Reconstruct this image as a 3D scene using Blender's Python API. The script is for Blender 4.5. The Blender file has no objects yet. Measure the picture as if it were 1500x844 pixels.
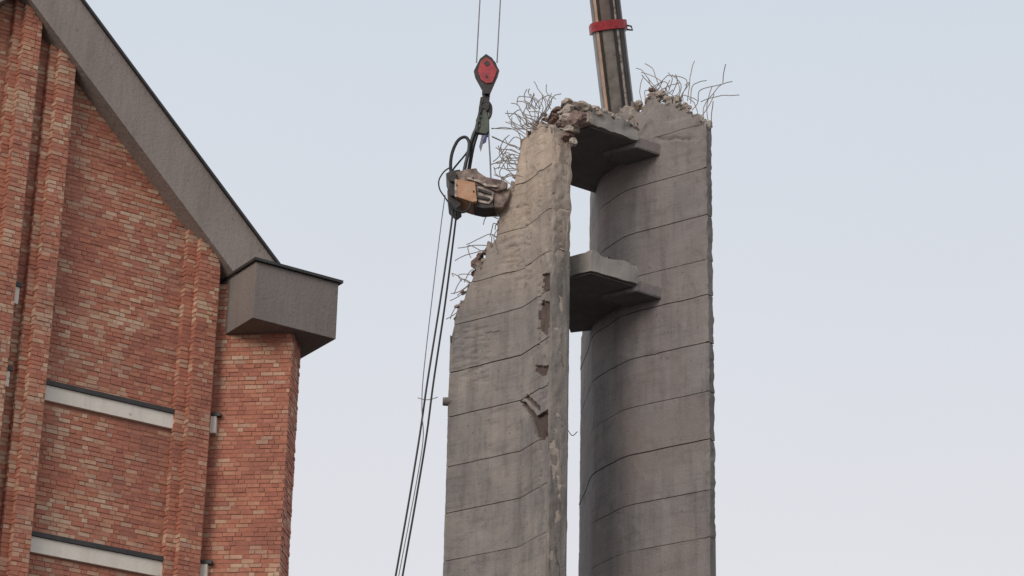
import bpy, bmesh, math, random
import numpy as np
from mathutils import Vector, Matrix, noise

random.seed(7)
sc = bpy.context.scene
col = sc.collection
R = math.radians

# ---------------------------------------------------------------- camera
FPX, PITCH, ROLL = 3720.0, R(22.5), R(1.2)
CAM = Vector((0, 0, 1.6))
fwd = Vector((0, math.cos(PITCH), math.sin(PITCH)))
_u = Vector((0, -math.sin(PITCH), math.cos(PITCH)))
_r = Vector((1, 0, 0))
rgt = _r * math.cos(ROLL) + _u * math.sin(ROLL)
upv = _u * math.cos(ROLL) - _r * math.sin(ROLL)
cd = bpy.data.cameras.new('camera')
cam = bpy.data.objects.new('camera', cd)
col.objects.link(cam)
cd.sensor_width = 36
cd.lens = FPX / 1500 * 36
cd.clip_end = 5000
M = Matrix((rgt, upv, -fwd)).transposed().to_4x4()
M.translation = CAM
cam.matrix_world = M
sc.camera = cam

# ---------------------------------------------------------------- sky and light
SUN_AZ, SUN_EL = R(212), R(28)
w = bpy.data.worlds.new('World')
sc.world = w
w.use_nodes = True
nt = w.node_tree
nt.nodes.clear()
wo = nt.nodes.new('ShaderNodeOutputWorld')
bg = nt.nodes.new('ShaderNodeBackground')
bg.inputs['Strength'].default_value = 0.1
sky = nt.nodes.new('ShaderNodeTexSky')
sky.sky_type = 'NISHITA'
sky.sun_disc = False
sky.sun_elevation = SUN_EL
sky.sun_rotation = SUN_AZ
sky.dust_density = 4
# a thin even cloud sheet over the clear sky, a little whiter towards the horizon
geo = nt.nodes.new('ShaderNodeTexCoord')
sep = nt.nodes.new('ShaderNodeSeparateXYZ')
nt.links.new(geo.outputs['Generated'], sep.inputs[0])
rmp = nt.nodes.new('ShaderNodeValToRGB')
rmp.color_ramp.elements[0].position = 0.0
rmp.color_ramp.elements[0].color = (0.78, 0.775, 0.805, 1)
rmp.color_ramp.elements[1].position = 0.52
rmp.color_ramp.elements[1].color = (0.64, 0.71, 0.785, 1)
e = rmp.color_ramp.elements.new(0.28)
e.color = (0.775, 0.772, 0.81, 1)
nt.links.new(sep.outputs['Z'], rmp.inputs[0])
cn = nt.nodes.new('ShaderNodeTexNoise')
cn.inputs['Scale'].default_value = 3.0
cn.inputs['Detail'].default_value = 4
nt.links.new(geo.outputs['Generated'], cn.inputs['Vector'])
mr = nt.nodes.new('ShaderNodeMapRange')
mr.inputs['To Min'].default_value = 9.9
mr.inputs['To Max'].default_value = 10.7
nt.links.new(cn.outputs[0], mr.inputs[0])
sca = nt.nodes.new('ShaderNodeVectorMath')
sca.operation = 'SCALE'
nt.links.new(rmp.outputs[0], sca.inputs[0])
nt.links.new(mr.outputs[0], sca.inputs['Scale'])
mx = nt.nodes.new('ShaderNodeMixRGB')
mx.inputs[0].default_value = 0.92
nt.links.new(sky.outputs[0], mx.inputs[1])
nt.links.new(sca.outputs[0], mx.inputs[2])
nt.links.new(mx.outputs[0], bg.inputs['Color'])
nt.links.new(bg.outputs[0], wo.inputs['Surface'])

sd = bpy.data.lights.new('sun', 'SUN')
sd.energy = 1.5
sd.angle = R(28)
sd.color = (1.0, 0.93, 0.84)
sun = bpy.data.objects.new('sun', sd)
col.objects.link(sun)
sv = Vector((math.sin(SUN_AZ) * math.cos(SUN_EL), math.cos(SUN_AZ) * math.cos(SUN_EL), math.sin(SUN_EL)))
sun.rotation_euler = sv.to_track_quat('Z', 'Y').to_euler()

sc.view_settings.view_transform = 'Standard'
sc.view_settings.look = 'None'
sc.view_settings.exposure = 0.0
sc.view_settings.gamma = 1.0
sc.view_settings.use_curve_mapping = False

# ---------------------------------------------------------------- measuring helpers
def ray(x, y):
    return fwd + rgt * ((x - 750) / FPX) + upv * ((422 - y) / FPX)

def dirv(a):
    return Vector((math.sin(R(a)), math.cos(R(a)), 0))

def on_wall(x, y, Q, a):                # meet a vertical plane through Q running along azimuth a
    n = Vector((math.cos(R(a)), -math.sin(R(a)), 0))
    d = ray(x, y)
    return CAM + d * (n.dot(Q - CAM) / n.dot(d))

def on_level(x, y, z):
    d = ray(x, y)
    return CAM + d * ((z - CAM.z) / d.z)

def at_depth(x, y, Y):
    d = ray(x, y)
    return CAM + d * (Y / d.y)

def project(p):
    v = Vector(p) - CAM
    k = v.dot(fwd)
    return 750 + FPX * v.dot(rgt) / k, 422 - FPX * v.dot(upv) / k

# ---------------------------------------------------------------- materials
def nodes_of(name):
    m = bpy.data.materials.new(name)
    m.use_nodes = True
    t = m.node_tree
    b = t.nodes['Principled BSDF']
    return m, t, b

def N(t, kind, **kw):
    n = t.nodes.new(kind)
    for k, v in kw.items():
        if k in n.inputs:
            n.inputs[k].default_value = v
        else:
            setattr(n, k, v)
    return n

def scaled_pos(t, sx, sy, sz):
    g = N(t, 'ShaderNodeNewGeometry')
    m = N(t, 'ShaderNodeMapping')
    m.inputs['Scale'].default_value = (sx, sy, sz)
    t.links.new(g.outputs['Position'], m.inputs['Vector'])
    return m.outputs[0]

def mix(t, fac, a, b, mode='MIX'):
    n = N(t, 'ShaderNodeMixRGB', blend_type=mode)
    for s, v in ((0, fac), (1, a), (2, b)):
        if hasattr(v, 'node'):
            t.links.new(v, n.inputs[s])
        elif s == 0:
            n.inputs[0].default_value = v
        else:
            n.inputs[s].default_value = (*v, 1)
    return n.outputs[0]

def ramp(t, src, p0, p1, v0=0.0, v1=1.0):
    n = N(t, 'ShaderNodeMapRange')
    n.inputs['From Min'].default_value = p0
    n.inputs['From Max'].default_value = p1
    n.inputs['To Min'].default_value = v0
    n.inputs['To Max'].default_value = v1
    t.links.new(src, n.inputs[0])
    return n.outputs[0]

def noise_n(t, vec, scale, detail=5, rough=0.55):
    n = N(t, 'ShaderNodeTexNoise', Scale=scale, Detail=detail, Roughness=rough)
    t.links.new(vec, n.inputs['Vector'])
    return n.outputs[0]

def concrete(name, base, pale, dark, dust=None, dust_z=(0, 1), streak=0.6, bump=0.5, boards=False, red=None):
    m, t, b = nodes_of(name)
    p1 = scaled_pos(t, 1, 1, 1)
    pv = scaled_pos(t, 1, 1, 0.14)
    big = noise_n(t, p1, 0.7, 6)
    st = noise_n(t, pv, 3.2, 5, 0.6)
    fine = noise_n(t, p1, 16, 6, 0.7)
    bvec = N(t, 'ShaderNodeVectorMath', operation='DOT_PRODUCT')
    t.links.new(p1, bvec.inputs[0])
    bvec.inputs[1].default_value = (-3.0, 2.2, 0.0)
    bw = N(t, 'ShaderNodeMath', operation='MULTIPLY_ADD')
    t.links.new(noise_n(t, p1, 3, 2), bw.inputs[0])
    bw.inputs[1].default_value = 0.25
    t.links.new(bvec.outputs['Value'], bw.inputs[2])
    bf = N(t, 'ShaderNodeMath', operation='FLOOR')
    t.links.new(bw.outputs[0], bf.inputs[0])
    oi = N(t, 'ShaderNodeObjectInfo')
    bwn = N(t, 'ShaderNodeTexWhiteNoise', noise_dimensions='2D')
    bcmb = N(t, 'ShaderNodeCombineXYZ')
    t.links.new(bf.outputs[0], bcmb.inputs[0])
    t.links.new(oi.outputs['Random'], bcmb.inputs[1])
    t.links.new(bcmb.outputs[0], bwn.inputs['Vector'])
    c = mix(t, ramp(t, big, 0.35, 0.65), base, pale)
    c = mix(t, ramp(t, st, 0.48, 0.72, 0, streak), c, dark)
    st2 = noise_n(t, scaled_pos(t, 1, 1, 0.2), 9, 3)
    c = mix(t, ramp(t, st2, 0.5, 0.75, 0, 0.35), c, pale)
    if dust:
        g = N(t, 'ShaderNodeNewGeometry')
        s = N(t, 'ShaderNodeSeparateXYZ')
        t.links.new(g.outputs['Position'], s.inputs[0])
        h = ramp(t, s.outputs['Z'], dust_z[0], dust_z[1])
        ad = N(t, 'ShaderNodeMath', operation='MULTIPLY_ADD')
        t.links.new(big, ad.inputs[0])
        ad.inputs[1].default_value = 1.2
        ad.inputs[2].default_value = -0.55
        a2 = N(t, 'ShaderNodeMath', operation='ADD', use_clamp=True)
        t.links.new(h, a2.inputs[0])
        t.links.new(ad.outputs[0], a2.inputs[1])
        c = mix(t, a2.outputs[0], c, dust)
    if boards:
        hz_ = noise_n(t, scaled_pos(t, 0.6, 0.6, 7), 1.6, 5, 0.65)
        c = mix(t, ramp(t, hz_, 0.52, 0.70, 0, 0.45), c, dark)
        c = mix(t, ramp(t, hz_, 0.46, 0.30, 0, 0.35), c, pale)
        pt = noise_n(t, p1, 2.6, 7, 0.7)
        c = mix(t, ramp(t, pt, 0.53, 0.66, 0, 0.5), c, pale)
        c = mix(t, ramp(t, pt, 0.45, 0.33, 0, 0.5), c, dark)
        c = mix(t, ramp(t, bwn.outputs['Value'], 0.35, 1, 0, 0.22), c, dark)
        c = mix(t, ramp(t, bwn.outputs['Value'], 0.3, 0, 0, 0.18), c, pale)
    if red:
        c = mix(t, ramp(t, noise_n(t, p1, 0.45, 3), 0.44, 0.66, 0, 0.65), c, red)
    c = mix(t, ramp(t, fine, 0.55, 0.75, 0, 0.35), c, dark)
    pits = N(t, 'ShaderNodeTexVoronoi', Scale=3.2)
    t.links.new(p1, pits.inputs['Vector'])
    c = mix(t, ramp(t, pits.outputs['Distance'], 0.13, 0.05, 0, 0.75), c, dark)
    t.links.new(c, b.inputs['Base Color'])
    b.inputs['Roughness'].default_value = 0.92
    b.inputs['Specular IOR Level'].default_value = 0.25
    bu = N(t, 'ShaderNodeBump', Strength=bump, Distance=0.03)
    hs = N(t, 'ShaderNodeMath', operation='ADD')
    t.links.new(fine, hs.inputs[0])
    t.links.new(st2, hs.inputs[1])
    t.links.new(hs.outputs[0], bu.inputs['Height'])
    t.links.new(bu.outputs[0], b.inputs['Normal'])
    return m

def plain(name, c, rough=0.7, metal=0.0, var=0.35, scale=6.0, c2=None, bump=0.2):
    m, t, b = nodes_of(name)
    p = scaled_pos(t, 1, 1, 1)
    n = noise_n(t, p, scale, 6, 0.65)
    c2 = c2 or tuple(v * (1 - var) for v in c)
    t.links.new(mix(t, ramp(t, n, 0.38, 0.64), c, c2), b.inputs['Base Color'])
    b.inputs['Roughness'].default_value = rough
    b.inputs['Metallic'].default_value = metal
    bu = N(t, 'ShaderNodeBump', Strength=bump, Distance=0.02)
    t.links.new(n, bu.inputs['Height'])
    t.links.new(bu.outputs[0], b.inputs['Normal'])
    return m

MAT = {}
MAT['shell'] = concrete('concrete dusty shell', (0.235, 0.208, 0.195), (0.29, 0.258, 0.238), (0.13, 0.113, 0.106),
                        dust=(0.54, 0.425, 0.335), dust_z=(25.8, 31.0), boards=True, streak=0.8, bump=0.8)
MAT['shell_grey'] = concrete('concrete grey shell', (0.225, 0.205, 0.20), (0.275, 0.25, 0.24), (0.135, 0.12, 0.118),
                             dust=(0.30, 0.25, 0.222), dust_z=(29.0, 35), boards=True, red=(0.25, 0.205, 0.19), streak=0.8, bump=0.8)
MAT['edge'] = concrete('weathered end face', (0.19, 0.173, 0.157), (0.25, 0.226, 0.203), (0.10, 0.09, 0.082), bump=0.9)
MAT['edgelight'] = concrete('broken edge face', (0.20, 0.177, 0.162), (0.26, 0.23, 0.208), (0.115, 0.10, 0.09), dust=(0.44, 0.35, 0.285), dust_z=(26.5, 31.0), streak=0.8, bump=0.9)
MAT['boxm'] = concrete('eaves box concrete', (0.205, 0.172, 0.157), (0.24, 0.202, 0.183), (0.155, 0.13, 0.118), streak=0.3)
MAT['joint'] = concrete('concrete joint', (0.10, 0.085, 0.075), (0.13, 0.11, 0.10), (0.06, 0.05, 0.046))
MAT['broken'] = concrete('broken concrete', (0.36, 0.295, 0.245), (0.47, 0.40, 0.345), (0.17, 0.125, 0.105), streak=0.45, bump=0.9)
MAT['landing'] = concrete('landing concrete', (0.29, 0.265, 0.245), (0.37, 0.335, 0.30), (0.17, 0.155, 0.145))
MAT['soffit_shade'] = concrete('painted underside shade', (0.135, 0.125, 0.122), (0.165, 0.152, 0.148), (0.09, 0.083, 0.08))  # dark tone stands in for shade under landings and brackets
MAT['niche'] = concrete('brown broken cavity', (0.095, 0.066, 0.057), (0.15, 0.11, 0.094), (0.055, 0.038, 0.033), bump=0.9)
MAT['beam'] = concrete('eaves concrete', (0.275, 0.228, 0.204), (0.325, 0.272, 0.243), (0.19, 0.157, 0.142), streak=0.45)
MAT['stone'] = concrete('pale stone', (0.70, 0.63, 0.55), (0.76, 0.70, 0.62), (0.42, 0.36, 0.30), streak=0.3, bump=0.2)
MAT['sheet'] = plain('dark roof sheet', (0.045, 0.04, 0.04), 0.6)
MAT['mortar'] = plain('red mortar', (0.39, 0.18, 0.12), 0.95, scale=9, c2=(0.30, 0.13, 0.09))
MAT['rebar'] = plain('weathered steel bar', (0.34, 0.29, 0.26), 0.8, 0.0, 0.35, 20)
MAT['black'] = plain('black rubber', (0.02, 0.02, 0.023), 0.55)
MAT['cable'] = plain('steel cable', (0.15, 0.15, 0.16), 0.5, 0.5)
MAT['darksteel'] = plain('dark greasy steel', (0.055, 0.047, 0.045), 0.55, 0.4, 0.5, 5, bump=0.5)
MAT['brownsteel'] = plain('dusty brown steel', (0.33, 0.25, 0.21), 0.75, 0.1, 0.5, 5, c2=(0.09, 0.06, 0.055), bump=0.7)
MAT['greysteel'] = plain('worn grey steel', (0.55, 0.47, 0.39), 0.6, 0.2, 0.5, 6, c2=(0.16, 0.12, 0.10), bump=0.6)
MAT['orange'] = plain('scuffed orange paint', (0.50, 0.30, 0.19), 0.6, 0, 0.3, 4, c2=(0.42, 0.20, 0.10), bump=0.4)
MAT['red'] = plain('red paint', (0.45, 0.035, 0.045), 0.45, 0, 0.4, 8)
MAT['boom'] = plain('grey brown boom steel', (0.30, 0.26, 0.23), 0.42, 0.5, 0.45, 2.5, bump=0.1)
MAT['boomdark'] = plain('dark boom steel', (0.055, 0.048, 0.045), 0.4, 0.3, 0.3, 2)
MAT['boomtan'] = plain('tan boom highlight', (0.62, 0.40, 0.28), 0.5, 0.1, 0.3, 2)  # highlight on the rounded boom, put into the colour
MAT['ground'] = plain('dusty ground', (0.10, 0.09, 0.08), 0.95, 0, 0.4, 0.4)
MAT['chain'] = plain('chain steel', (0.10, 0.10, 0.095), 0.5, 0.5)
MAT['green'] = plain('green grey shackle', (0.10, 0.115, 0.085), 0.6, 0.1)
MAT['blue'] = plain('blue sling tag', (0.06, 0.06, 0.22), 0.7)

# ---------------------------------------------------------------- object helpers
def tag(o, label=None, cat=None, group=None, kind=None):
    for k, v in (('label', label), ('category', cat), ('group', group), ('kind', kind)):
        if v:
            o[k] = v
    return o

def empty(name, loc, label, cat, group=None):
    o = bpy.data.objects.new(name, None)
    col.objects.link(o)
    o.location = loc
    return tag(o, label, cat, group)

def link(name, me, parent=None):
    o = bpy.data.objects.new(name, me)
    col.objects.link(o)
    if parent:
        root = parent
        off = Vector((0, 0, 0))
        while root:
            off += root.location
            root = root.parent
        o.parent = parent
        o.location = -off
    return o

def mesh(name, vs, fs, mats, parent=None, smooth=False, idx=None):
    me = bpy.data.meshes.new(name)
    me.from_pydata([tuple(v) for v in vs], [], fs)
    for m in (mats if isinstance(mats, (list, tuple)) else [mats]):
        me.materials.append(m)
    if idx is not None:
        me.polygons.foreach_set('material_index', idx)
    bm = bmesh.new()
    bm.from_mesh(me)
    bmesh.ops.recalc_face_normals(bm, faces=bm.faces)
    bm.to_mesh(me)
    bm.free()
    if smooth:
        me.polygons.foreach_set('use_smooth', [True] * len(me.polygons))
        me.set_sharp_from_angle(angle=R(38))
    me.update()
    return link(name, me, parent)

def prism(poly, ext):
    """closed prism: 3-D polygon swept by vector ext"""
    n = len(poly)
    vs = [Vector(p) for p in poly] + [Vector(p) + ext for p in poly]
    fs = [list(range(n))[::-1], list(range(n, 2 * n))]
    for i in range(n):
        j = (i + 1) % n
        fs.append([i, j, n + j, n + i])
    return vs, fs

class MB:
    def __init__(s):
        s.v, s.f = [], []
    def add(s, vf):
        k = len(s.v)
        s.v += vf[0]
        s.f += [[i + k for i in f] for f in vf[1]]
        return s
    def box(s, o, a, b, c):
        o = Vector(o)
        return s.add(prism([o, o + a, o + a + b, o + b], c))
    def build(s, name, mat, parent=None, smooth=False, bevel=0.0):
        o = mesh(name, s.v, s.f, mat, parent, smooth)
        if bevel:
            bm = bmesh.new()
            bm.from_mesh(o.data)
            bmesh.ops.remove_doubles(bm, verts=bm.verts, dist=1e-5)
            bmesh.ops.bevel(bm, geom=bm.edges[:], offset=bevel, segments=2, affect='EDGES', profile=0.6)
            bm.to_mesh(o.data)
            bm.free()
        return o

def tube(pts, r, sides=5, r2=None):
    pts = [Vector(p) for p in pts]
    vs, fs = [], []
    n = len(pts)
    ref = None
    for i, p in enumerate(pts):
        d = (pts[min(i + 1, n - 1)] - pts[max(i - 1, 0)]).normalized()
        if ref is None:
            ref = d.orthogonal().normalized()
        ref = (ref - d * ref.dot(d)).normalized()
        b = d.cross(ref)
        rr = r if r2 is None else r + (r2 - r) * i / (n - 1)
        for k in range(sides):
            a = 2 * math.pi * k / sides
            vs.append(p + (ref * math.cos(a) + b * math.sin(a)) * rr)
    for i in range(n - 1):
        for k in range(sides):
            k2 = (k + 1) % sides
            fs.append([i * sides + k, i * sides + k2, (i + 1) * sides + k2, (i + 1) * sides + k])
    fs.append(list(range(sides))[::-1])
    fs.append([(n - 1) * sides + k for k in range(sides)])
    return vs, fs

def spline(pts, n=6):
    pts = [Vector(p) for p in pts]
    if len(pts) < 3:
        return pts
    out = []
    for i in range(len(pts) - 1):
        p0, p1, p2, p3 = pts[max(i - 1, 0)], pts[i], pts[i + 1], pts[min(i + 2, len(pts) - 1)]
        for k in range(n):
            t = k / n
            out.append(0.5 * ((2 * p1) + (p2 - p0) * t + (2 * p0 - 5 * p1 + 4 * p2 - p3) * t * t + (3 * p1 - p0 - 3 * p2 + p3) * t ** 3))
    out.append(pts[-1])
    return out

# ---------------------------------------------------------------- ground
g = mesh('ground', [(-1500, -300, 0), (1500, -300, 0), (1500, 3000, 0), (-1500, 3000, 0)], [[0, 1, 2, 3]], MAT['ground'])
tag(g, kind='structure')

# ================================================================ CHURCH
FA = 56.0                                        # the gable wall runs along this azimuth
fd = dirv(FA)
fn = Vector((math.cos(R(FA)), -math.sin(R(FA)), 0))
if fn.y > 0:
    fn = -fn
F0 = at_depth(158, 584, 40.0)
F0.z = 0

def fac(x, y, e=0.0):                            # (u, z) on the gable plane moved out by e
    p = on_wall(x, y, F0 + fn * e, FA)
    return (p - F0).dot(fd), p.z

def FP(u, z, e=0.0):
    return F0 + fd * u + fn * e + Vector((0, 0, z))

church = empty('church', FP(0, 0), 'red brick church gable with grey concrete verge beam and eaves box', 'church')

# roof line in (u, z) on the wall
a, b = fac(107, 115), fac(260, 320)
RS = (b[1] - a[1]) / (b[0] - a[0])               # roof slope (negative, falls to the right)
def zroof(u):
    return a[1] + RS * (u - a[0])
# how far the verge beam stands out so that its lower edge meets the right place
best = None
for k in range(20, 120):
    ee = k * 0.01
    q = fac(150, 140, ee)
    dlt = abs(q[1] - zroof(q[0]))
    if best is None or dlt < best[0]:
        best = (dlt, ee)
EB = best[1]
t0, t1 = fac(113, 4, EB), fac(412, 387, EB)
BH = ((t0[1] - zroof(t0[0])) + (t1[1] - zroof(t1[0]))) / 2      # vertical height of the fascia
UA = fac(33, -4, EB)[0]                          # apex
print('roof slope', RS, 'EB', EB, 'BH', BH, 'apex u', UA)

def zr(u):                                       # both slopes of the gable
    return zroof(u) if u >= UA else zroof(2 * UA - u)

fold = fac(312, 500)[0]
ULEFT = UA - (fold - UA) - 0.3
zB = fac(150, 960)[1]                            # bricks are laid one by one above this height

# pier (turned corner of the building)
PA = -83.0
pq = FP(fold, 0)
pd = -dirv(PA)                                   # to the right
pn = Vector((pd.y, -pd.x, 0))
if pn.y > 0:
    pn = -pn
def pie(x, y):
    p = on_wall(x, y, pq, PA)
    return (p - pq).dot(pd), p.z
def PP(u, z, e=0.0):
    return pq + pd * u + pn * e + Vector((0, 0, z))
PW = pie(427, 520)[0]
# side return depth from the far edge
sdv = dirv(7.0)
far = on_wall(439.5, 520, PP(PW, 0), 7.0)
PD = (Vector((far.x, far.y, 0)) - PP(PW, 0)).dot(sdv)
print('pier width', PW, 'pier depth', PD, 'fold', fold, 'half gable', fold - UA)

# eaves box
bl = on_wall(338, 490, pq, PA)                   # box meets the pier here
zb0 = bl.z
c0 = on_level(370, 465.5, zb0)
c1 = on_level(490, 498, zb0)
BL = (c1 - c0).dot(fd)
side = -fn
c2 = on_level(443, 530, zb0)
BD = 2.4
zt = on_wall(372, 382, c0, FA).z
print('box', zb0, zt, 'len', BL, 'front depth', (c0 - bl).dot(fn), (c1 - c0), (c2 - c1))
m = MB()
m.box(c0, fd * BL, -fn * BD, Vector((0, 0, zt - zb0)))
m.build('eaves_box', MAT['boxm'], church, bevel=0.012)
m = MB()
m.box(c0 - fd * 0.05 + fn * 0.06 + Vector((0, 0, zt - zb0 + 0.003)), fd * (BL + 0.11), -fn * (BD + 0.06), Vector((0, 0, 0.05)))
m.build('cap_flashing', MAT['sheet'], church)

# verge beams (right and left slope), a sheet lying on each
def slope_beam(u0, u1, e0, e1, h0, h1):
    P = [FP(u0, zr(u0) + h0, e1), FP(u1, zr(u1) + h0, e1), FP(u1, zr(u1) + h1, e1), FP(u0, zr(u0) + h1, e1)]
    return prism(P, fn * (e0 - e1))
uend = a[0] + (zt + 0.0 - BH - a[1]) / RS + 0.02
ULE = 2 * UA - uend
for (ua, ub) in ((UA, uend), (UA - 1e-4, ULE)):
    mesh('verge_beam', *slope_beam(ua, ub, -0.6, EB, 0, BH), MAT['beam'], church)
    # joint strip along the face and the roof sheet above
    mesh('roof_sheet', *slope_beam(ua, ub, -9.0, EB + 0.06, BH + 0.003, BH + 0.06), MAT['sheet'], church)
    mesh('roof_slab', *slope_beam(ua, ub, -9.0, -0.603, 0.15, BH), MAT['beam'], church)

# backing walls
def gable_poly(e, drop=0.0):
    return [FP(ULEFT, 0, e), FP(fold, 0, e), FP(fold, zr(fold) + 0.1, e), FP(UA, zr(UA) + 0.1, e), FP(ULEFT, zr(ULEFT) + 0.1, e)]
mesh('gable_wall', *prism(gable_poly(0), -fn * 0.35), MAT['mortar'], church)
pr_back = PP(PW, 0) + sdv * PD
pf = PP(0, 0)
far_left = pf - fn * 3.0
poly = [PP(0.02, 0), PP(PW, 0), pr_back, pr_back - fn * 3.0, far_left]
mesh('corner_pier', *prism(poly, Vector((0, 0, zt - 0.1))), MAT['mortar'], church)
bb = MB()
bb.box(FP(ULEFT, 0, -0.36), fd * (fold - ULEFT), -fn * 8.5, Vector((0, 0, zr(fold) - 0.6)))
bb.build('nave_wall', MAT['mortar'], church)

# ---- pilasters (u ranges at a given image height), stepped: wide base, narrower face
def urange(x0, x1, y, e=0):
    return fac(x0, y, e)[0], fac(x1, y, e)[0]
E1, E2 = 0.13, 0.27
pil = []
l0, l1 = urange(19, 61, 580)
r0, r1 = urange(253, 304, 600)
k0, k1 = urange(10, 52, 100)
pil += [(k0, k1), (l0, l1), (r0, r1)]
pil += [(2 * UA - l1, 2 * UA - l0), (2 * UA - r1, 2 * UA - r0)]
BR = []                                           # bricks: centre, udir, normal, length, height
def lay(base, ud, nd, u0, u1, z0, keep, seed, top=60.0):
    """running bond on the plane through base (u along ud, outward nd)"""
    rnd = random.Random(seed)
    P, H = 0.222, 0.0775
    L_, h_ = 0.212, 0.0665
    k = int(z0 / H)
    while (k + 1) * H < top:
        zc = (k + 0.5) * H
        u = u0 - rnd.uniform(0, 0.06) - (0.165 if k % 2 else 0)
        head = k % 2
        while u < u1:
            full = 0.098 if (head and rnd.random() < 0.75) else 0.205
            head = not head
            s, t = max(u, u0), min(u + full, u1)
            if t - s > 0.035 and keep((s + t) / 2, zc):
                BR.append((base + ud * ((s + t) / 2) + Vector((0, 0, zc + rnd.uniform(-.004, .004))), ud, nd, t - s, h_, rnd.random()))
            u += full + 0.010
        k += 1
        if zc > 24:
            break

slots = []
bands = []                                        # (u0, u1, z0, z1) stone bands with a dark cap
def band(xl, yl, xr, yr, h):
    u0, z0 = fac(xl, yl)
    u1, z1 = fac(xr, yr)
    zt_ = (z0 + z1) / 2
    return (u0, u1, zt_ - h, zt_)
PXH = (fac(158, 584)[1] - fac(158, 605)[1])       # height of 21 px on this wall
bands.append(band(61, 565.5, 255, 608, PXH * 1.05))
bands.append(band(38, 784, 240, 826.5, PXH * 1.05))
def block(xl, yl, xr, yr, h):
    u0, z0 = fac(xl, yl, 0.2)
    u1, z1 = fac(xr, yr, 0.2)
    return (u0, u1, (z0 + z1) / 2 - h, (z0 + z1) / 2)
blocks = [block(13, 417, 29, 421, PXH * 1.2), block(-3, 540, 15, 543, PXH * 1.1)]

def in_pil(u):
    return any(p[0] - 0.01 < u < p[1] + 0.01 for p in pil)
def in_band(u, z):
    return any(q[0] < u < q[1] and q[2] - 0.03 < z < q[3] + 0.09 for q in bands + blocks)
lim = fac(-90, 420)[0]
lay(F0.copy(), fd, fn, lim, fold, zB, lambda u, z: z < zr(u) + 0.02 and not in_pil(u) and not in_band(u, z), 1)
for i, (p0, p1) in enumerate(pil):
    s = (p1 - p0)
    q0, q1 = p0 + s * 0.27, p1 - s * 0.13
    m = MB()
    ztop = lambda u: zr(u) - 0.10
    def face_prism(ua, ub, ea, eb, drop):
        P = [FP(ua, 0, eb), FP(ub, 0, eb), FP(ub, zr(ub) - drop, eb)]
        if ua < UA < ub:
            P.append(FP(UA, zr(UA) - drop, eb))
        P.append(FP(ua, zr(ua) - drop, eb))
        return prism(P, fn * (ea - eb))
    m.add(face_prism(p0, p1, 0.002, E1, 0.02))
    m.add(face_prism(q0, q1, E1 + 0.002, E2, 0.02))
    m.build('pilaster', MAT['mortar'], church)
    if i > 2:
        continue
    ok = lambda u, z: z < zr(u) - 0.03
    for (ua, ub, e_) in ((p0, q0, E1), (q0, q1, E2), (q1, p1, E1)):
        lay(F0 + fn * e_, fd, fn, ua, ub, zB, ok, 10 + i)
    # left returns, seen from below left
    zl = zr(p0) - 0.03
    lay(FP(p0, 0), fn, -fd, 0.0, E1, zB, lambda u, z, zl=zl: z < zl, 30 + i)
    zl2 = zr(q0) - 0.03
    lay(FP(q0, 0), fn, -fd, E1, E2, zB, lambda u, z, zl=zl2: z < zl, 40 + i)
# pier front and its side
lay(pq.copy(), pd, pn, 0.02, PW, zB, lambda u, z: z < (zt - 0.1 if u < 0.6 else zb0 + 0.3) and not (u < 0.16 and in_band(fold - 0.05, z)), 50)
sn = Vector((sdv.y, -sdv.x, 0))
lay(PP(PW, 0), sdv, sn, 0.0, PD, zB, lambda u, z: z < zb0 + 0.3, 51)

# ---- stone bands and blocks, each with its dark cap
for (u0, u1, z0, z1) in bands:
    m = MB()
    m.box(FP(u0 + 0.005, z0, -0.02), fd * (u1 - u0 - 0.01), fn * 0.09, Vector((0, 0, z1 - z0)))
    o = m.build('stone_band', MAT['stone'], church, bevel=0.006)
    m = MB()
    m.box(FP(u0, z1 + 0.003, -0.02), fd * (u1 - u0), fn * 0.125, Vector((0, 0, 0.075)))
    m.build('drip_sheet', MAT['sheet'], church)
for (u0, u1, z0, z1) in blocks:
    m = MB()
    m.box(FP(u0, z0, -0.02), fd * (u1 - u0), fn * 0.22, Vector((0, 0, z1 - z0)))
    o = m.build('stone_block', MAT['stone'], church, bevel=0.006)
    m = MB()
    m.box(FP(u0 - 0.02, z1 + 0.003, -0.02), fd * (u1 - u0 + 0.05), fn * 0.25, Vector((0, 0, 0.07)))
    m.build('drip_sheet', MAT['sheet'], church)

for (x0, x1, y) in ((304, 319, 613), (291, 306, 829)):
    (u0, z1), (u1, _) = pie(x0, y), pie(x1, y)
    u0 = max(u0, 0.03)
    z0 = z1 - PXH * 1.2
    m = MB(); m.box(PP(u0, z0, -0.02), pd * (u1 - u0), pn * 0.13, Vector((0, 0, z1 - z0)))
    m.build('stone_block', MAT['stone'], church, bevel=0.006)
    m = MB(); m.box(PP(u0 - 0.02, z1 + 0.003, -0.02), pd * (u1 - u0 + 0.09), pn * 0.14, Vector((0, 0, 0.06)))
    m.build('drip_sheet', MAT['sheet'], church)

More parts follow.
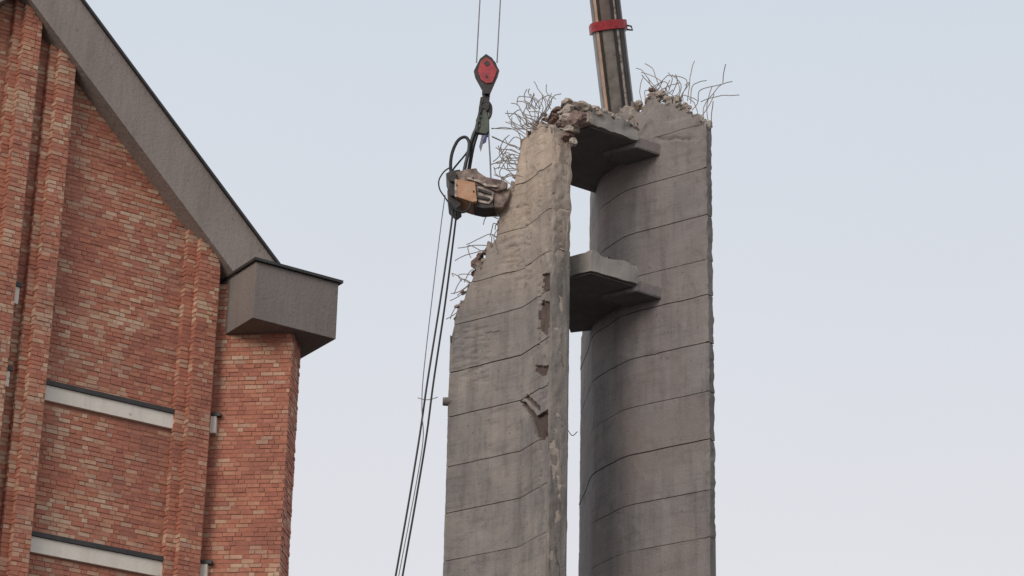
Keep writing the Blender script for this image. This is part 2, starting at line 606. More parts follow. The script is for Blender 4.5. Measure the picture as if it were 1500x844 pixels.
# ---- bricks: colours by clusters, 300 largest as parts, the rest joined
def brick_mat(name, c):
    m, t, b = nodes_of(name)
    p = scaled_pos(t, 1, 1, 1)
    n = noise_n(t, p, 14, 5, 0.65)
    n2 = noise_n(t, p, 1.1, 4)
    cc = mix(t, ramp(t, n, 0.35, 0.68), c, tuple(v * 0.74 for v in c))
    cc = mix(t, ramp(t, n2, 0.42, 0.72, 0, 0.42), cc, (0.24, 0.105, 0.08))
    t.links.new(cc, b.inputs['Base Color'])
    b.inputs['Roughness'].default_value = 0.9
    bu = N(t, 'ShaderNodeBump', Strength=0.4, Distance=0.01)
    t.links.new(n, bu.inputs['Height'])
    t.links.new(bu.outputs[0], b.inputs['Normal'])
    return m
BCOL = [(0.49, 0.185, 0.117), (0.45, 0.165, 0.107), (0.515, 0.215, 0.137), (0.40, 0.148, 0.102),
        (0.545, 0.27, 0.173), (0.585, 0.345, 0.23), (0.625, 0.42, 0.29), (0.51, 0.30, 0.21)]
BMAT = [brick_mat('fired brick %d' % i, c) for i, c in enumerate(BCOL)]
recs = []
for (c, ud, nd, L_, h_, rv) in BR:
    x, y = project(c)
    s = project(c + ud * (L_ / 2))
    s2 = project(c - ud * (L_ / 2))
    wpx = math.hypot(s[0] - s2[0], s[1] - s2[1])
    inside = -5 < x < 500 and -5 < y < 850
    cl = noise.noise(Vector((c.x * 0.9, c.y * 0.9, c.z * 2.2))) + 0.5 * noise.noise(c * 0.35) + 0.12
    v = rv + cl * 0.55 - 0.01
    if v > 1.06: mi = 6
    elif v > 0.90: mi = 5
    elif v > 0.80: mi = 4
    elif v > 0.74: mi = 7
    elif v > 0.5: mi = 2
    elif v > 0.27: mi = 0
    elif v > 0.12: mi = 1
    else: mi = 3
    recs.append((wpx * h_ if inside else -1, c, ud, nd, L_, h_, mi))
recs.sort(key=lambda r: -r[0])
print('bricks', len(recs))
unit = []
for i, mt in enumerate(BMAT):
    vs, fs = prism([(-.5, -.5, -.5), (.5, -.5, -.5), (.5, .5, -.5), (-.5, .5, -.5)], Vector((0, 0, 1)))
    o = mesh('brick', vs, fs, mt)
    unit.append(o.data)
    bpy.data.objects.remove(o)
jv, jf, ji = [], [], []
rb = random.Random(5)
for k, (sz, c, ud, nd, L_, h_, mi) in enumerate(recs):
    prd = rb.uniform(0.003, 0.016)
    dep = prd + 0.02
    cc = c + nd * (prd - dep / 2)
    h2 = h_ * rb.uniform(0.9, 1.05)
    if k < 300:
        o = bpy.data.objects.new('brick', unit[mi])
        col.objects.link(o)
        o.parent = church
        mtx = Matrix((ud * L_, nd * dep, Vector((0, 0, h2)))).transposed().to_4x4()
        mtx.translation = cc - church.location
        o.matrix_local = mtx
    else:
        a_, b_, z_ = ud * (L_ / 2), nd * (dep / 2), Vector((0, 0, h2 / 2))
        n0 = len(jv)
        for sz_ in (-1, 1):
            for sa, sb in ((-1, -1), (1, -1), (1, 1), (-1, 1)):
                jv.append(cc + a_ * sa + b_ * sb + z_ * sz_)
        for f in ((0, 1, 2, 3), (4, 5, 6, 7), (0, 1, 5, 4), (1, 2, 6, 5), (2, 3, 7, 6), (3, 0, 4, 7)):
            jf.append([n0 + q for q in f])
            ji.append(mi)
o = mesh('brickwork', jv, jf, BMAT, church, idx=ji)
tag(o, kind='stuff')

# ================================================================ BELL TOWER
TM, TF = -53.0, -27.5
K0 = at_depth(805, 620, 60.0); K0.z = 0
flat = lambda p: Vector((p.x, p.y, 0))
Lk = flat(on_wall(762, 620, K0, TF))
Lf = flat(on_wall(655.5, 620, Lk, TM))
def inward(az):                                  # normal pointing away from the viewer
    d = dirv(az)
    n = Vector((d.y, -d.x, 0))
    return n if n.y > 0 else -n
LT = (flat(on_wall(832, 560, K0, math.degrees(math.atan2(inward(TF).x, inward(TF).y)))) - K0).length
print('shell thickness', LT, 'L lengths', (Lk - K0).length, (Lf - Lk).length)

tower = empty('bell_tower', Vector((Lk.x + 2.0, Lk.y + 1.0, 0)), 'half demolished grey concrete bell tower of two tall shells joined by landings', 'tower')

def miter(poly, t):
    out = []
    n = len(poly)
    for i in range(n):
        ns = []
        for j in (i - 1, i):
            if 0 <= j < n - 1:
                d = (poly[j + 1] - poly[j]).normalized()
                q = Vector((d.y, -d.x, 0))
                ns.append(q if q.y > 0 else -q)
        q = sum(ns, Vector((0, 0, 0))).normalized()
        out.append(poly[i] + q * (t / max(0.5, q.dot(ns[0]))))
    return out

def sampler(poly):
    acc = [0.0]
    for i in range(len(poly) - 1):
        acc.append(acc[-1] + (poly[i + 1] - poly[i]).length)
    def f(s, pl=poly):
        for i in range(len(poly) - 1):
            if s <= acc[i + 1] or i == len(poly) - 2:
                k = (s - acc[i]) / (acc[i + 1] - acc[i])
                return pl[i].lerp(pl[i + 1], k)
    return f, acc

def pin(poly, x, y):
    c = False
    n = len(poly)
    for i in range(n):
        x1, y1 = poly[i]
        x2, y2 = poly[(i + 1) % n]
        if (y1 > y) != (y2 > y) and x < (x2 - x1) * (y - y1) / (y2 - y1) + x1:
            c = not c
    return c

def lift(name, poly, t, z0, z1, ztop, mats, parent, ds, dz, push=None, rough=None, seed=0, off=0.0, cav=False):
    """one concrete pour: follows the plan polyline, broken off along ztop(s)"""
    back = miter(poly, t)
    fr, acc = sampler(poly)
    S = acc[-1]
    ss = set(acc)
    n = max(2, int(S / ds))
    ss = sorted(list(acc) + [S * i / n for i in range(n + 1) if min(abs(S * i / n - q) for q in acc) > ds * 0.3])
    nf = max(1, int((z1 - z0) / dz))
    nt_ = 5
    vs, fs, im = [], [], []
    runs, cur = [], []
    for s in ss:
        zt_ = min(z1, ztop(s))
        if zt_ > z0 + 0.03:
            cur.append((s, zt_, ztop(s) < z1))
        else:
            if len(cur) > 1: runs.append(cur)
            cur = []
    if len(cur) > 1: runs.append(cur)
    for run in runs:
        rings = []
        for (s, zt_, brk) in run:
            f_, b_ = fr(s), fr(s, back)
            if off:
                q = (f_ - b_).normalized() * off
                f_ = f_ + q
                b_ = b_ + q * 0.5
            ring = []
            for j in range(nf + 1):
                ring.append((Vector((f_.x, f_.y, z0 + (zt_ - z0) * j / nf)), 0, brk and j == nf, s))
            for j in range(1, nt_):
                p = f_.lerp(b_, j / nt_)
                ring.append((Vector((p.x, p.y, zt_)), 1, brk, s))
            for j in range(nf, -1, -1):
                ring.append((Vector((b_.x, b_.y, z0 + (zt_ - z0) * j / nf)), 2, brk and j == nf, s))
            for j in range(nt_ - 1, 0, -1):
                p = f_.lerp(b_, j / nt_)
                ring.append((Vector((p.x, p.y, z0)), 3, False, s))
            rings.append(ring)
        m_ = len(rings[0])
        base = len(vs)
        for ring in rings:
            for (p, side_, brk, s) in ring:
                q = p.copy()
                nv = noise.noise_vector(p * 1.7) * 0.010 + noise.noise_vector(p * 6) * 0.007
                nv.z *= 0.5
                w_ = rough(p, s, side_, brk) if rough else (1.0 if brk else 0.0)
                if w_:
                    nv += (noise.noise_vector(p * 4.1 + Vector((seed, 0, 0))) * 0.10 + noise.noise_vector(p * 11) * 0.05) * w_
                q += nv
                if push and side_ == 0:
                    q += push(p)
                vs.append(q)
        for i in range(len(rings) - 1):
            for j in range(m_):
                j2 = (j + 1) % m_
                fs.append([base + i * m_ + j, base + (i + 1) * m_ + j, base + (i + 1) * m_ + j2, base + i * m_ + j2])
                top = nf <= j < nf + nt_
                brk = rings[i][j][2] or rings[i + 1][j][2]
                mi_ = 1 if (top and run[i][2]) else 0
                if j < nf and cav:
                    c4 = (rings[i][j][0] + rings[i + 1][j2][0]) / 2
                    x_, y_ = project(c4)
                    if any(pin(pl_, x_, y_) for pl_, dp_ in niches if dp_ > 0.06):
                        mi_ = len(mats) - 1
                im.append(mi_)
        # end caps as grids, front row to back row
        for ri, flip in ((0, False), (len(rings) - 1, True)):
            ring = rings[ri]
            s0 = run[ri][0]
            zt_ = run[ri][1]
            g_ = []
            for j in range(nf + 1):
                row = [base + ri * m_ + j]
                f_, b_ = ring[j][0], ring[nf + nt_ + (nf - j)][0]
                for k in range(1, nt_):
                    if j == nf:
                        row.append(base + ri * m_ + nf + k)
                    elif j == 0:
                        row.append(base + ri * m_ + m_ - k)
                    else:
                        p = f_.lerp(b_, k / nt_)
                        w_ = rough(p, s0, 4, False) if rough else 0
                        q = p + noise.noise_vector(p * 1.7) * 0.010 + (noise.noise_vector(p * 4.1) * 0.1 + noise.noise_vector(p * 11) * 0.06) * w_
                        vs.append(q)
                        row.append(len(vs) - 1)
                row.append(base + ri * m_ + nf + nt_ + (nf - j))
                g_.append(row)
            for j in range(nf):
                for k in range(nt_):
                    fs.append([g_[j][k], g_[j][k + 1], g_[j + 1][k + 1], g_[j + 1][k]])
                    im.append(min(2, len(mats) - 1))
    if not fs:
        return None
    return mesh(name, vs, fs, mats, parent, smooth=True, idx=im)

# ---- left shell
Lpoly = [K0, Lk, Lf]
def zL(x, y): return on_wall(x, y, Lk, TM).z
Lz = [zL(760, y) for y in (801, 730, 661, 587, 521, 452, 395, 335, 270, 205, 140, 80)]
_, Lacc = sampler(Lpoly)
def s_on_L(x, y):
    p = on_wall(x, y, K0, TF)
    s = -(flat(p) - K0).dot(-dirv(TF))
    s = (flat(p) - K0).dot(dirv(TF))
    if s <= Lacc[1]:
        return s, p.z
    p = on_wall(x, y, Lk, TM)
    return Lacc[1] + (flat(p) - Lk).dot(dirv(TM)), p.z
Lout = [(663, 474), (666, 452), (671, 432), (676, 424), (681, 410), (690, 400), (697, 380), (708, 368), (716, 362), (726, 350), (729, 330), (728, 318), (733, 300), (740, 288),
        (748, 270), (755, 258), (759, 240), (761, 215), (764, 197), (770, 187), (779, 181), (788, 172), (797, 176), (806, 186), (815, 193), (824, 190), (833, 186)]
lo = sorted(s_on_L(x, y) for x, y in Lout)
lsx, lsz = [p[0] for p in lo], [p[1] for p in lo]
def LtopF(s):
    return float(np.interp(s, lsx, lsz)) + (0.34 if s > 1.7 else 0.16) * (noise.cell(Vector((s * 5.3, 3.1, 0))) - 0.5) + 0.16 * (noise.cell(Vector((s * 13, 1.1, 0))) - 0.5) + 0.04 * noise.noise(Vector((s * 25, 1.1, 0)))
niches = [([(791, 402), (805, 400), (806, 424), (793, 427)], 0.065), ([(790, 446), (796, 440), (804, 443), (804, 480), (801, 493), (788, 482)], 0.07),
          ([(785, 536), (803, 536), (803, 542), (793, 551), (785, 544)], 0.065),
          ([(762, 588), (770, 590), (786, 610), (803, 600), (806, 630), (793, 645), (784, 638), (777, 612)], 0.10),
          ([(711, 487), (733, 485), (732, 510), (725, 520), (713, 516)], 0.03),
          ([(772, 578), (792, 598), (788, 602), (770, 584)], 0.061)]
ledges = [(664, 716, 478, 560), (735, 778, 345, 412), (735, 775, 300, 335)]
LN = [inward(TF), inward(TM)]
def Lpush(p):
    x, y = project(p)
    if x < 640 or x > 830 or y > 870:
        return Vector((0, 0, 0))
    s = (flat(p) - K0).dot(dirv(TF))
    n_ = LN[0] if s < Lacc[1] * 1.02 else LN[1]
    d = 0.0
    for poly, dep in niches:
        if pin(poly, x, y):
            d = max(d, dep)
    for (xa, xb, ya, yb) in ledges:
        if xa < x < xb and ya < y < yb:
            q = noise.noise(Vector((x * 0.05, (y + 0.27 * x) * 0.16, 5)))
            d += 0.022 * max(0.0, min(1, (q - 0.02) * 25))
    # the skin has spalled in patches on the upper wall and along the near edge
    q = noise.noise(Vector((p.x * 1.5, p.y * 1.5, p.z * 1.1)))
    if y < 420:
        d += 0.03 * max(0, min(1, (q - 0.12) * 10))
    if x > 790 + 6 * noise.noise(Vector((0, 0, p.z * 1.3))):
        q2 = noise.noise(Vector((p.x * 3, p.y * 3, p.z * 0.9)))
        d += 0.05 * max(0, min(1, (q2 + 0.05) * 8)) * (1.0 if y < 700 else 0.5)
    return n_ * d
def Lrough(p, s, side_, brk):
    w_ = 0.0
    if brk: w_ = 1.0
    if side_ == 4 and s < 0.1: w_ = max(w_, 0.45)
    if side_ == 4 and s > 0.2: w_ = max(w_, 0.9 if p.z > Lz[5] else 0.1)
    if s < 0.12 and side_ in (0, 2): w_ = max(w_, 0.25)
    return w_
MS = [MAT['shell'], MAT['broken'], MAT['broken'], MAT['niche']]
def shell_core(poly, t, zt_of, zmin, zmax, mat):
    ins = 0.05
    back = miter(poly, t - 0.06)
    frn = miter(poly, t - 0.16)
    fr, acc = sampler(poly)
    S = acc[-1]
    ss = sorted([ins, S - ins] + acc[1:-1] + [ins + (S - 2 * ins) * i / 30 for i in range(1, 30)])
    vs, fs = [], []
    for s in ss:
        f_, b_ = fr(s, frn), fr(s, back)
        zz = max(zmin + 1, min(zmax, zt_of(s) - 0.12))
        vs += [Vector((f_.x, f_.y, zmin)), Vector((f_.x, f_.y, zz)), Vector((b_.x, b_.y, zz)), Vector((b_.x, b_.y, zmin))]
    n = len(ss)
    for i in range(n - 1):
        for j in range(4):
            fs.append([i * 4 + j, (i + 1) * 4 + j, (i + 1) * 4 + (j + 1) % 4, i * 4 + (j + 1) % 4])
    fs += [[0, 1, 2, 3], [(n - 1) * 4 + j for j in (3, 2, 1, 0)]]
    return vs, fs
Lcore = mesh('shell_wall', *shell_core(Lpoly, LT, LtopF, 0, 60, MAT['joint']), MAT['joint'], tower)
tag(Lcore, 'left shell with pale dusty face, broken off in steps')
GAP = 0.011
rl = random.Random(3)
for i in range(len(Lz) - 1):
    lift('concrete_lift', Lpoly, LT, Lz[i] + rl.uniform(.008, .017), Lz[i + 1] - rl.uniform(.006, .015), LtopF, MS, Lcore, 0.035, 0.035, Lpush, Lrough, i, rl.uniform(-0.012, 0.012), True)
zz = Lz[0]
while zz > 0.2:                                   # plain pours below the frame
    z0 = max(0.0, zz - 1.2)
    lift('concrete_lift', Lpoly, LT, z0 + GAP, zz - GAP, lambda s: 99, MS, Lcore, 0.6, 0.6, None, None, 0, rl.uniform(-0.012, 0.012))
    zz = z0

# the near end of the left shell is one ragged broken edge running the full height
def edge_strip(w0, w1, mat, out, amp, seed, z_a, z_b, nw, rag):
    en, ed = LN[0], -dirv(TF)
    vs, fs = [], []
    nz = int((z_b - z_a) / 0.07)
    for i in range(nz + 1):
        z = z_a + (z_b - z_a) * i / nz
        for k in range(nw + 1):
            w_ = w0 + (w1 - w0) * k / nw
            if k == 0:
                w_ += rag * (noise.noise(Vector((seed, 0, z * 1.1))) + 0.5 * noise.noise(Vector((seed, 3, z * 4))))
            if w_ < 0:
                p = K0 - ed * (-w_) - en * out * (1.0 if k else 0.0)
            else:
                p = K0 + en * w_ + ed * out * (1.0 if k < nw else 0.3)
            p = Vector((p.x, p.y, z))
            if k == nw and nw > 6:
                p += en * 0.05 * max(-0.2, noise.noise(Vector((1, seed, z * 2.2)))) * (1.6 if z > Lz[6] else 0.8)
            if 0 < k < nw:
                q = Vector((p.x * 5, p.y * 5, p.z * 1.3 + seed))
                am_ = amp * (2.0 if z > Lz[6] and nw > 6 else 1.0)
                p += (ed * 0.7 - en * 0.7) * (am_ * noise.noise(q) + am_ * 0.6 * noise.noise(q * 2.7)) + noise.noise_vector(p * 9) * am_ * 0.3
            vs.append(p)
    for i in range(nz):
        for k in range(nw):
            a_ = i * (nw + 1) + k
            fs.append([a_, a_ + 1, a_ + nw + 2, a_ + nw + 1])
    n0 = len(vs)
    return mesh('broken_edge', vs, fs, mat, Lcore, smooth=True)
ztopend = LtopF(0.0) - 0.35
edge_strip(-0.06, LT + 0.01, MAT['edgelight'], 0.022, 0.06, 2, 0.0, ztopend, 14, 0.06)
edge_strip(LT * 0.62, LT + 0.012, MAT['edge'], 0.034, 0.03, 8, 0.0, Lz[6], 6, 0.16)

# ---- where the landings sit, then the right shell
Lin = miter(Lpoly, LT)
zl_b = None
def line_hit(P, d, x, y):                         # plan point where the sight line through (x, y) crosses the plan line
    az = math.degrees(math.atan2(d.x, d.y))
    return on_wall(x, y, P, az)
C_low = line_hit(Lin[1], dirv(TM), 866, 397)
C_up = line_hit(Lin[1], dirv(TM), 866, 183)
LA = 55.0
E_low = line_hit(flat(C_low), dirv(LA), 972, 425)
RQ = flat(E_low)
print('landing corner', C_low, 'upper', C_up, 'span', (flat(E_low) - flat(C_low)).length)
RM, RF, RE = -54.0, -27.5, -5.0
R0 = flat(on_wall(1039, 620, RQ, RM))
Rk = flat(on_wall(915, 665, RQ, RM))
Rk2 = flat(on_wall(867, 690, Rk, RF))
Re = flat(on_wall(849, 700, Rk2, RE))
Rk2u = flat(on_wall(878, 330, Rk, RF))
Reu = flat(on_wall(864, 330, Rk2u, RE))
RT = 0.26
Rlow = [R0, Rk, Rk2, Re]
Rup = [R0, Rk, Rk2u, Reu]
def rounded(poly, r):
    out = [poly[0]]
    for i in range(1, len(poly) - 1):
        p, a_, b_ = poly[i], poly[i - 1], poly[i + 1]
        r1, r2 = min(r, (p - a_).length * .45), min(r, (p - b_).length * .45)
        s_, e_ = p + (a_ - p).normalized() * r1, p + (b_ - p).normalized() * r2
        out += [s_.lerp(p, t_).lerp(p.lerp(e_, t_), t_) for t_ in (0, .33, .67, 1)]
    return out + [poly[-1]]
Rlow_r, Rup_r = rounded(Rlow, 0.36), rounded(Rup, 0.36)
print('R lengths', [(Rlow[i + 1] - Rlow[i]).length for i in range(3)], 'upper', (Reu - Rk2u).length)
def zR(x, y): return on_wall(x, y, RQ, RM).z
Rz = [zR(917, y) for y in (809, 741, 668, 599, 528, 460, 409, 345, 278, 213, 150, 95)]
Rout = [(1046, 192), (1040, 186), (1034, 178), (1026, 172), (1016, 165), (1008, 156), (1002, 151), (996, 152), (990, 146), (978, 145), (972, 138), (964, 140), (958, 134), (950, 136), (944, 150), (936, 150), (925, 146), (914, 154), (900, 160), (880, 166), (860, 170), (830, 175)]
ro = sorted(((flat(on_wall(x, y, RQ, RM)) - R0).dot(dirv(RM)), on_wall(x, y, RQ, RM).z) for x, y in Rout)
rsx, rsz = [p[0] for p in ro], [p[1] for p in ro]
def RtopF(s):
    return float(np.interp(s, rsx, rsz)) + 0.14 * (noise.cell(Vector((s * 6, 7.1, 0))) - 0.5) + 0.10 * (noise.cell(Vector((s * 14, 1.1, 0))) - 0.5) + 0.03 * noise.noise(Vector((s * 25, 4.1, 0)))
def Rrough(p, s, side_, brk):
    if brk: return 0.9
    if side_ == 4: return 0.35
    if s < 0.1: return 0.3
    return 0.0
RNv = inward(RM)
def Rpush(p):
    q = noise.noise(Vector((p.x * 1.2, p.y * 1.2, p.z * 0.9 + 40)))
    d = 0.02 * max(0, min(1, (q - 0.25) * 10))
    x, y = project(p)
    if y < 205:
        d += 0.05 * max(0, min(1, (noise.noise(Vector((p.x * 2, p.y * 2, p.z * 2.2))) - 0.02) * 8))
    return RNv * d
Rcore = mesh('shell_wall', *shell_core(Rlow, RT, RtopF, 0, zR(917, 409), MAT['joint']), MAT['joint'], tower)
tag(Rcore, 'right shell with grey shaded inner face')
Rcu = mesh('shell_core', *shell_core(Rup, RT, RtopF, zR(917, 409) + 0.003, 60, MAT['joint']), MAT['joint'], Rcore)
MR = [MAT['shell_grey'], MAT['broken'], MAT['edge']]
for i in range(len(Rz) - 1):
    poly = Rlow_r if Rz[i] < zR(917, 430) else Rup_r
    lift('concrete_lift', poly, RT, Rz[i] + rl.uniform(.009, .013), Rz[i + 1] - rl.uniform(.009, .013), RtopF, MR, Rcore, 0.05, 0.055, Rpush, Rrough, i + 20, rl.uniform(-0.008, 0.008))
zz = Rz[0]
while zz > 0.2:
    z0 = max(0.0, zz - 1.2)
    lift('concrete_lift', Rlow_r, RT, z0 + GAP, zz - GAP, lambda s: 99, MR, Rcore, 0.6, 0.6, None, None, 0, rl.uniform(-0.02, 0.02))
    zz = z0

# ---- landings
def rough_prism(poly, z0, z1, amp, step=0.16, seed=0, only_top=False):
    """slab with roughened rim: subdivided edges, jittered"""
    pts = []
    n = len(poly)
    for i in range(n):
        p, q = poly[i], poly[(i + 1) % n]
        k = max(1, int((q - p).length / step))
        pts += [p.lerp(q, j / k) for j in range(k)]
    nz = max(2, int((z1 - z0) / step))
    vs, fs = [], []
    m_ = len(pts)
    for j in range(nz + 1):
        z = z0 + (z1 - z0) * j / nz
        for p in pts:
            v = Vector((p.x, p.y, z))
            a_ = amp * (0.30 if j == 0 else 1.0 if j == nz else 0.5)
            v += noise.noise_vector(v * 3.0 + Vector((seed, 0, 0))) * a_ + noise.noise_vector(v * 9) * a_ * 0.5
            vs.append(v)
    for j in range(nz):
        for i in range(m_):
            i2 = (i + 1) % m_
            fs.append([j * m_ + i, j * m_ + i2, (j + 1) * m_ + i2, (j + 1) * m_ + i])
    fs.append(list(range(m_))[::-1])
    fs.append([nz * m_ + i for i in range(m_)])
    return vs, fs

def left_break(C, th):
    Cp = flat(C)
    a_ = Cp - ln0 * 0.16
    poly = [a_ - dirv(TM) * 0.0, Cp - dirv(TM) * 0.03, Cp + dirv(TM) * 1.2, a_ + dirv(TM) * 1.2]
    mesh('broken_slab_end', *rough_prism(poly, C.z + 0.02, C.z + th + 0.10, 0.14, 0.09, 5), MAT['broken'], tower)
ln0 = inward(TM)
def landing(C, xe, ye, yb_l, yb_r, th, bracket, seed, label, amp=0.05):
    z0 = C.z
    Cp = flat(C)
    RPl = Rup
    Ee = flat(line_hit(Cp, dirv(LA), xe, ye))     # front edge end
    ER = flat(line_hit(Cp, dirv(LA), 985, ye + 20))
    # slab proper reaches into the right shell
    din = inward(RM) * 0.12
    hit = None
    n_ = Vector((math.cos(R(RM)), -math.sin(R(RM)), 0))
    k = n_.dot(RQ - Cp) / n_.dot(dirv(LA))
    ER = Cp + dirv(LA) * k
    bl_, br_ = flat(on_level(836, yb_l, z0)), flat(on_level(864, yb_r, z0))
    lb = Cp + dirv(TM) * ((bl_ - Cp).dot(dirv(TM)))
    poly = [Cp, Ee, Ee + dirv(TM) * 0.62, ER + dirv(TM) * 0.62 + din, RPl[1] + din, RPl[2] + din, br_ + (br_ - bl_) * 0.3, bl_, Cp + dirv(TM) * 1.3]
    o = mesh('landing_slab', *rough_prism(poly, z0 + 0.012, z0 + th, amp, 0.11, seed), MAT['landing'], tower, smooth=True)
    tag(o, label)
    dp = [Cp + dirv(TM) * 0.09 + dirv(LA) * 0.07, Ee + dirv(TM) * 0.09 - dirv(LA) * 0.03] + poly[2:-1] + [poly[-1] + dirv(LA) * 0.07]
    m = MB(); m.add(prism([p + Vector((0, 0, z0 - 0.03)) for p in dp], Vector((0, 0, 0.027)))); m.build('shade_sheet', MAT['soffit_shade'], o)  # added sheet, its dark colour paints the shade below the slab
    # small bracket under the slab at the right shell
    p0 = Ee + dirv(LA) * 0.003 + dirv(TM) * 0.05
    L_ = (ER - p0).dot(dirv(LA)) + 0.3
    bh = bracket + 0.14
    z1_ = z0 - bracket
    m = MB()
    q = [(p0, z1_), (p0 + dirv(LA) * L_, z1_), (p0 + dirv(LA) * L_, z1_ + bh * 1.05), (p0 + dirv(LA) * 0.1, z1_ + bh), (p0, z1_ + bh * 0.8)]
    m.add(prism([v + Vector((0, 0, z)) for v, z in q], dirv(TM) * 1.1))
    m.build('bracket', MAT['shell_grey'], o, bevel=0.015)
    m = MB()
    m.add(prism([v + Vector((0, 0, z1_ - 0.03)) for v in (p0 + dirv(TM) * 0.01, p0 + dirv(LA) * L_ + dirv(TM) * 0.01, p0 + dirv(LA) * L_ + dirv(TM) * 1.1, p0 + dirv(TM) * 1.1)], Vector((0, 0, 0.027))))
    m.build('shade_sheet', MAT['soffit_shade'], o)  # added dark sheet again, shade painted under the bracket
    return o
landing(C_low, 934, 405, 486, 483, (on_wall(866, 369, C_low, LA).z - C_low.z), 0.13, 3, 'lower landing slab between the shells', 0.10)
landing(C_up, 935, 195, 270, 279, (on_wall(866, 160, C_up, LA).z - C_up.z), 0.15, 9, 'upper landing slab with broken top', 0.15)
left_break(C_up, on_wall(866, 160, C_up, LA).z - C_up.z)

# ---- broken lumps still hanging on the reinforcement
def chunk(p, r, seed, mat, flatn=(1, 1, 1)):
    bm = bmesh.new()
    bmesh.ops.create_icosphere(bm, subdivisions=3, radius=1)
    rc = random.Random(seed)
    cuts = []
    for _ in range(8):
        d = Vector((rc.gauss(0, 1), rc.gauss(0, 1), rc.gauss(0, 1))).normalized()
        cuts.append((d, rc.uniform(0.4, 0.8)))
    for v in bm.verts:
        d = v.co.copy()
        for n_, o_ in cuts:
            e_ = d.dot(n_) - o_
            if e_ > 0:
                d -= n_ * e_
        d += noise.cell_vector(d * 2.3 + Vector((seed * 1.7, seed, 0))) * 0.24 + noise.cell_vector(d * 5.1 + Vector((seed, 0, 3))) * 0.12 + noise.noise_vector(d * 3 + Vector((seed, 0, 0))) * 0.08
        v.co = Vector((d.x * flatn[0], d.y * flatn[1], d.z * flatn[2])) * (r * 1.25) + p
    me = bpy.data.meshes.new('concrete_chunk')
    bm.to_mesh(me)
    bm.free()
    me.materials.append(mat)
    return link('concrete_chunk', me, tower)
def Lp(x, y): return on_wall(x, y, Lk, TM) if x < 765 else on_wall(x, y, K0, TF)
def Rp(x, y): return on_wall(x, y, RQ, RM)
MAT['redchunk'] = concrete('reddish broken concrete', (0.23, 0.15, 0.125), (0.30, 0.21, 0.18), (0.09, 0.06, 0.055), bump=0.9)
ln, rn = inward(TM), inward(RM)
cs = []
for (x, y, r, mt) in ((692, 384, .15, 'redchunk'), (697, 374, .13, 'redchunk'), (705, 368, .10, 'redchunk'), (727, 350, .09, 'broken'), (688, 397, .10, 'redchunk'), (737, 290, .15, 'broken'), (746, 276, .13, 'broken')):
    cs.append((Lp(x, y) + ln * 0.16, r, mt))
for (x, y, r, mt) in ((795, 172, .20, 'redchunk'), (806, 178, .20, 'redchunk'), (818, 172, .17, 'broken'), (812, 160, .20, 'broken'), (826, 164, .14, 'broken'), (800, 160, .16, 'redchunk'), (786, 172, .12, 'broken'),
                      (822, 186, .14, 'broken'), (829, 172, .20, 'redchunk'), (816, 196, .14, 'redchunk'), (824, 205, .12, 'broken'), (783, 165, .09, 'broken')):
    cs.append((Lp(x, y) + LN[0] * 0.30, r, mt))
zt_up = on_wall(866, 160, C_up, LA).z
for (x, y, r, mt) in ((838, 158, .18, 'broken'), (848, 160, .16, 'broken'), (858, 160, .17, 'broken'), (872, 164, .14, 'broken'), (884, 168, .13, 'landing'), (896, 173, .10, 'broken'), (910, 178, .11, 'broken'), (922, 182, .12, 'broken'), (932, 188, .14, 'redchunk')):
    p = line_hit(flat(C_up), dirv(LA), x, y - 4) + dirv(TM) * 0.10
    cs.append((p, r, mt))
for (x, y, r, mt) in ((945, 146, .14, 'broken'), (953, 138, .17, 'broken'), (962, 138, .13, 'broken'), (974, 143, .14, 'broken'), (988, 147, .13, 'broken'), (998, 152, .11, 'broken'), (930, 154, .16, 'broken'), (922, 162, .18, 'broken'), (912, 162, .15, 'broken'), (936, 168, .17, 'broken'), (1034, 182, .10, 'landing'), (951, 131, .09, 'redchunk'), (940, 180, .12, 'redchunk'), (926, 172, .15, 'broken'), (940, 160, .16, 'broken')):
    cs.append((Rp(x, y) + rn * 0.12, r, mt))
rq = random.Random(21)
for (x, y) in Lout:
    if x < 780:
        for _ in range(2):
            cs.append((Lp(x + rq.uniform(-1, 7), y + rq.uniform(-5, 8)) + ln * rq.uniform(0.02, 0.3), rq.uniform(0.04, 0.10), rq.choice(('broken', 'broken', 'redchunk'))))
for (x, y) in Rout:
    if 940 < x < 1038:
        cs.append((Rp(x + rq.uniform(-4, 4), y + rq.uniform(3, 8)) + rn * rq.uniform(0.05, 0.15), rq.uniform(0.06, 0.11), rq.choice(('shell_grey', 'landing', 'broken'))))
for k in range(16):
    x = rq.uniform(835, 936)
    p = line_hit(flat(C_up), dirv(LA), x, 158 + (x - 866) * 0.38 * (1 if x > 866 else 0) + rq.uniform(-4, 5))
    cs.append((p + dirv(TM) * rq.uniform(-0.02, 0.2), rq.uniform(0.05, 0.10), rq.choice(('broken', 'landing', 'broken'))))
for i, (p, r, mt) in enumerate(cs):
    chunk(p, r, i + 1, MAT[mt], (random.uniform(.6, 1.5), random.uniform(.7, 1.4), random.uniform(.5, 1.1)))
# steel stub poking out on the left face edge
p0 = Lp(659, 587) + LN[1] * 0.1
m = MB()
m.add(tube([p0, p0 + Vector((-0.13, 0.0, 0)), p0 + Vector((-0.25, 0.0, 0.0))], 0.125, 10, 0.11))
m.build('pipe_stub', MAT['edge'], tower, smooth=True)

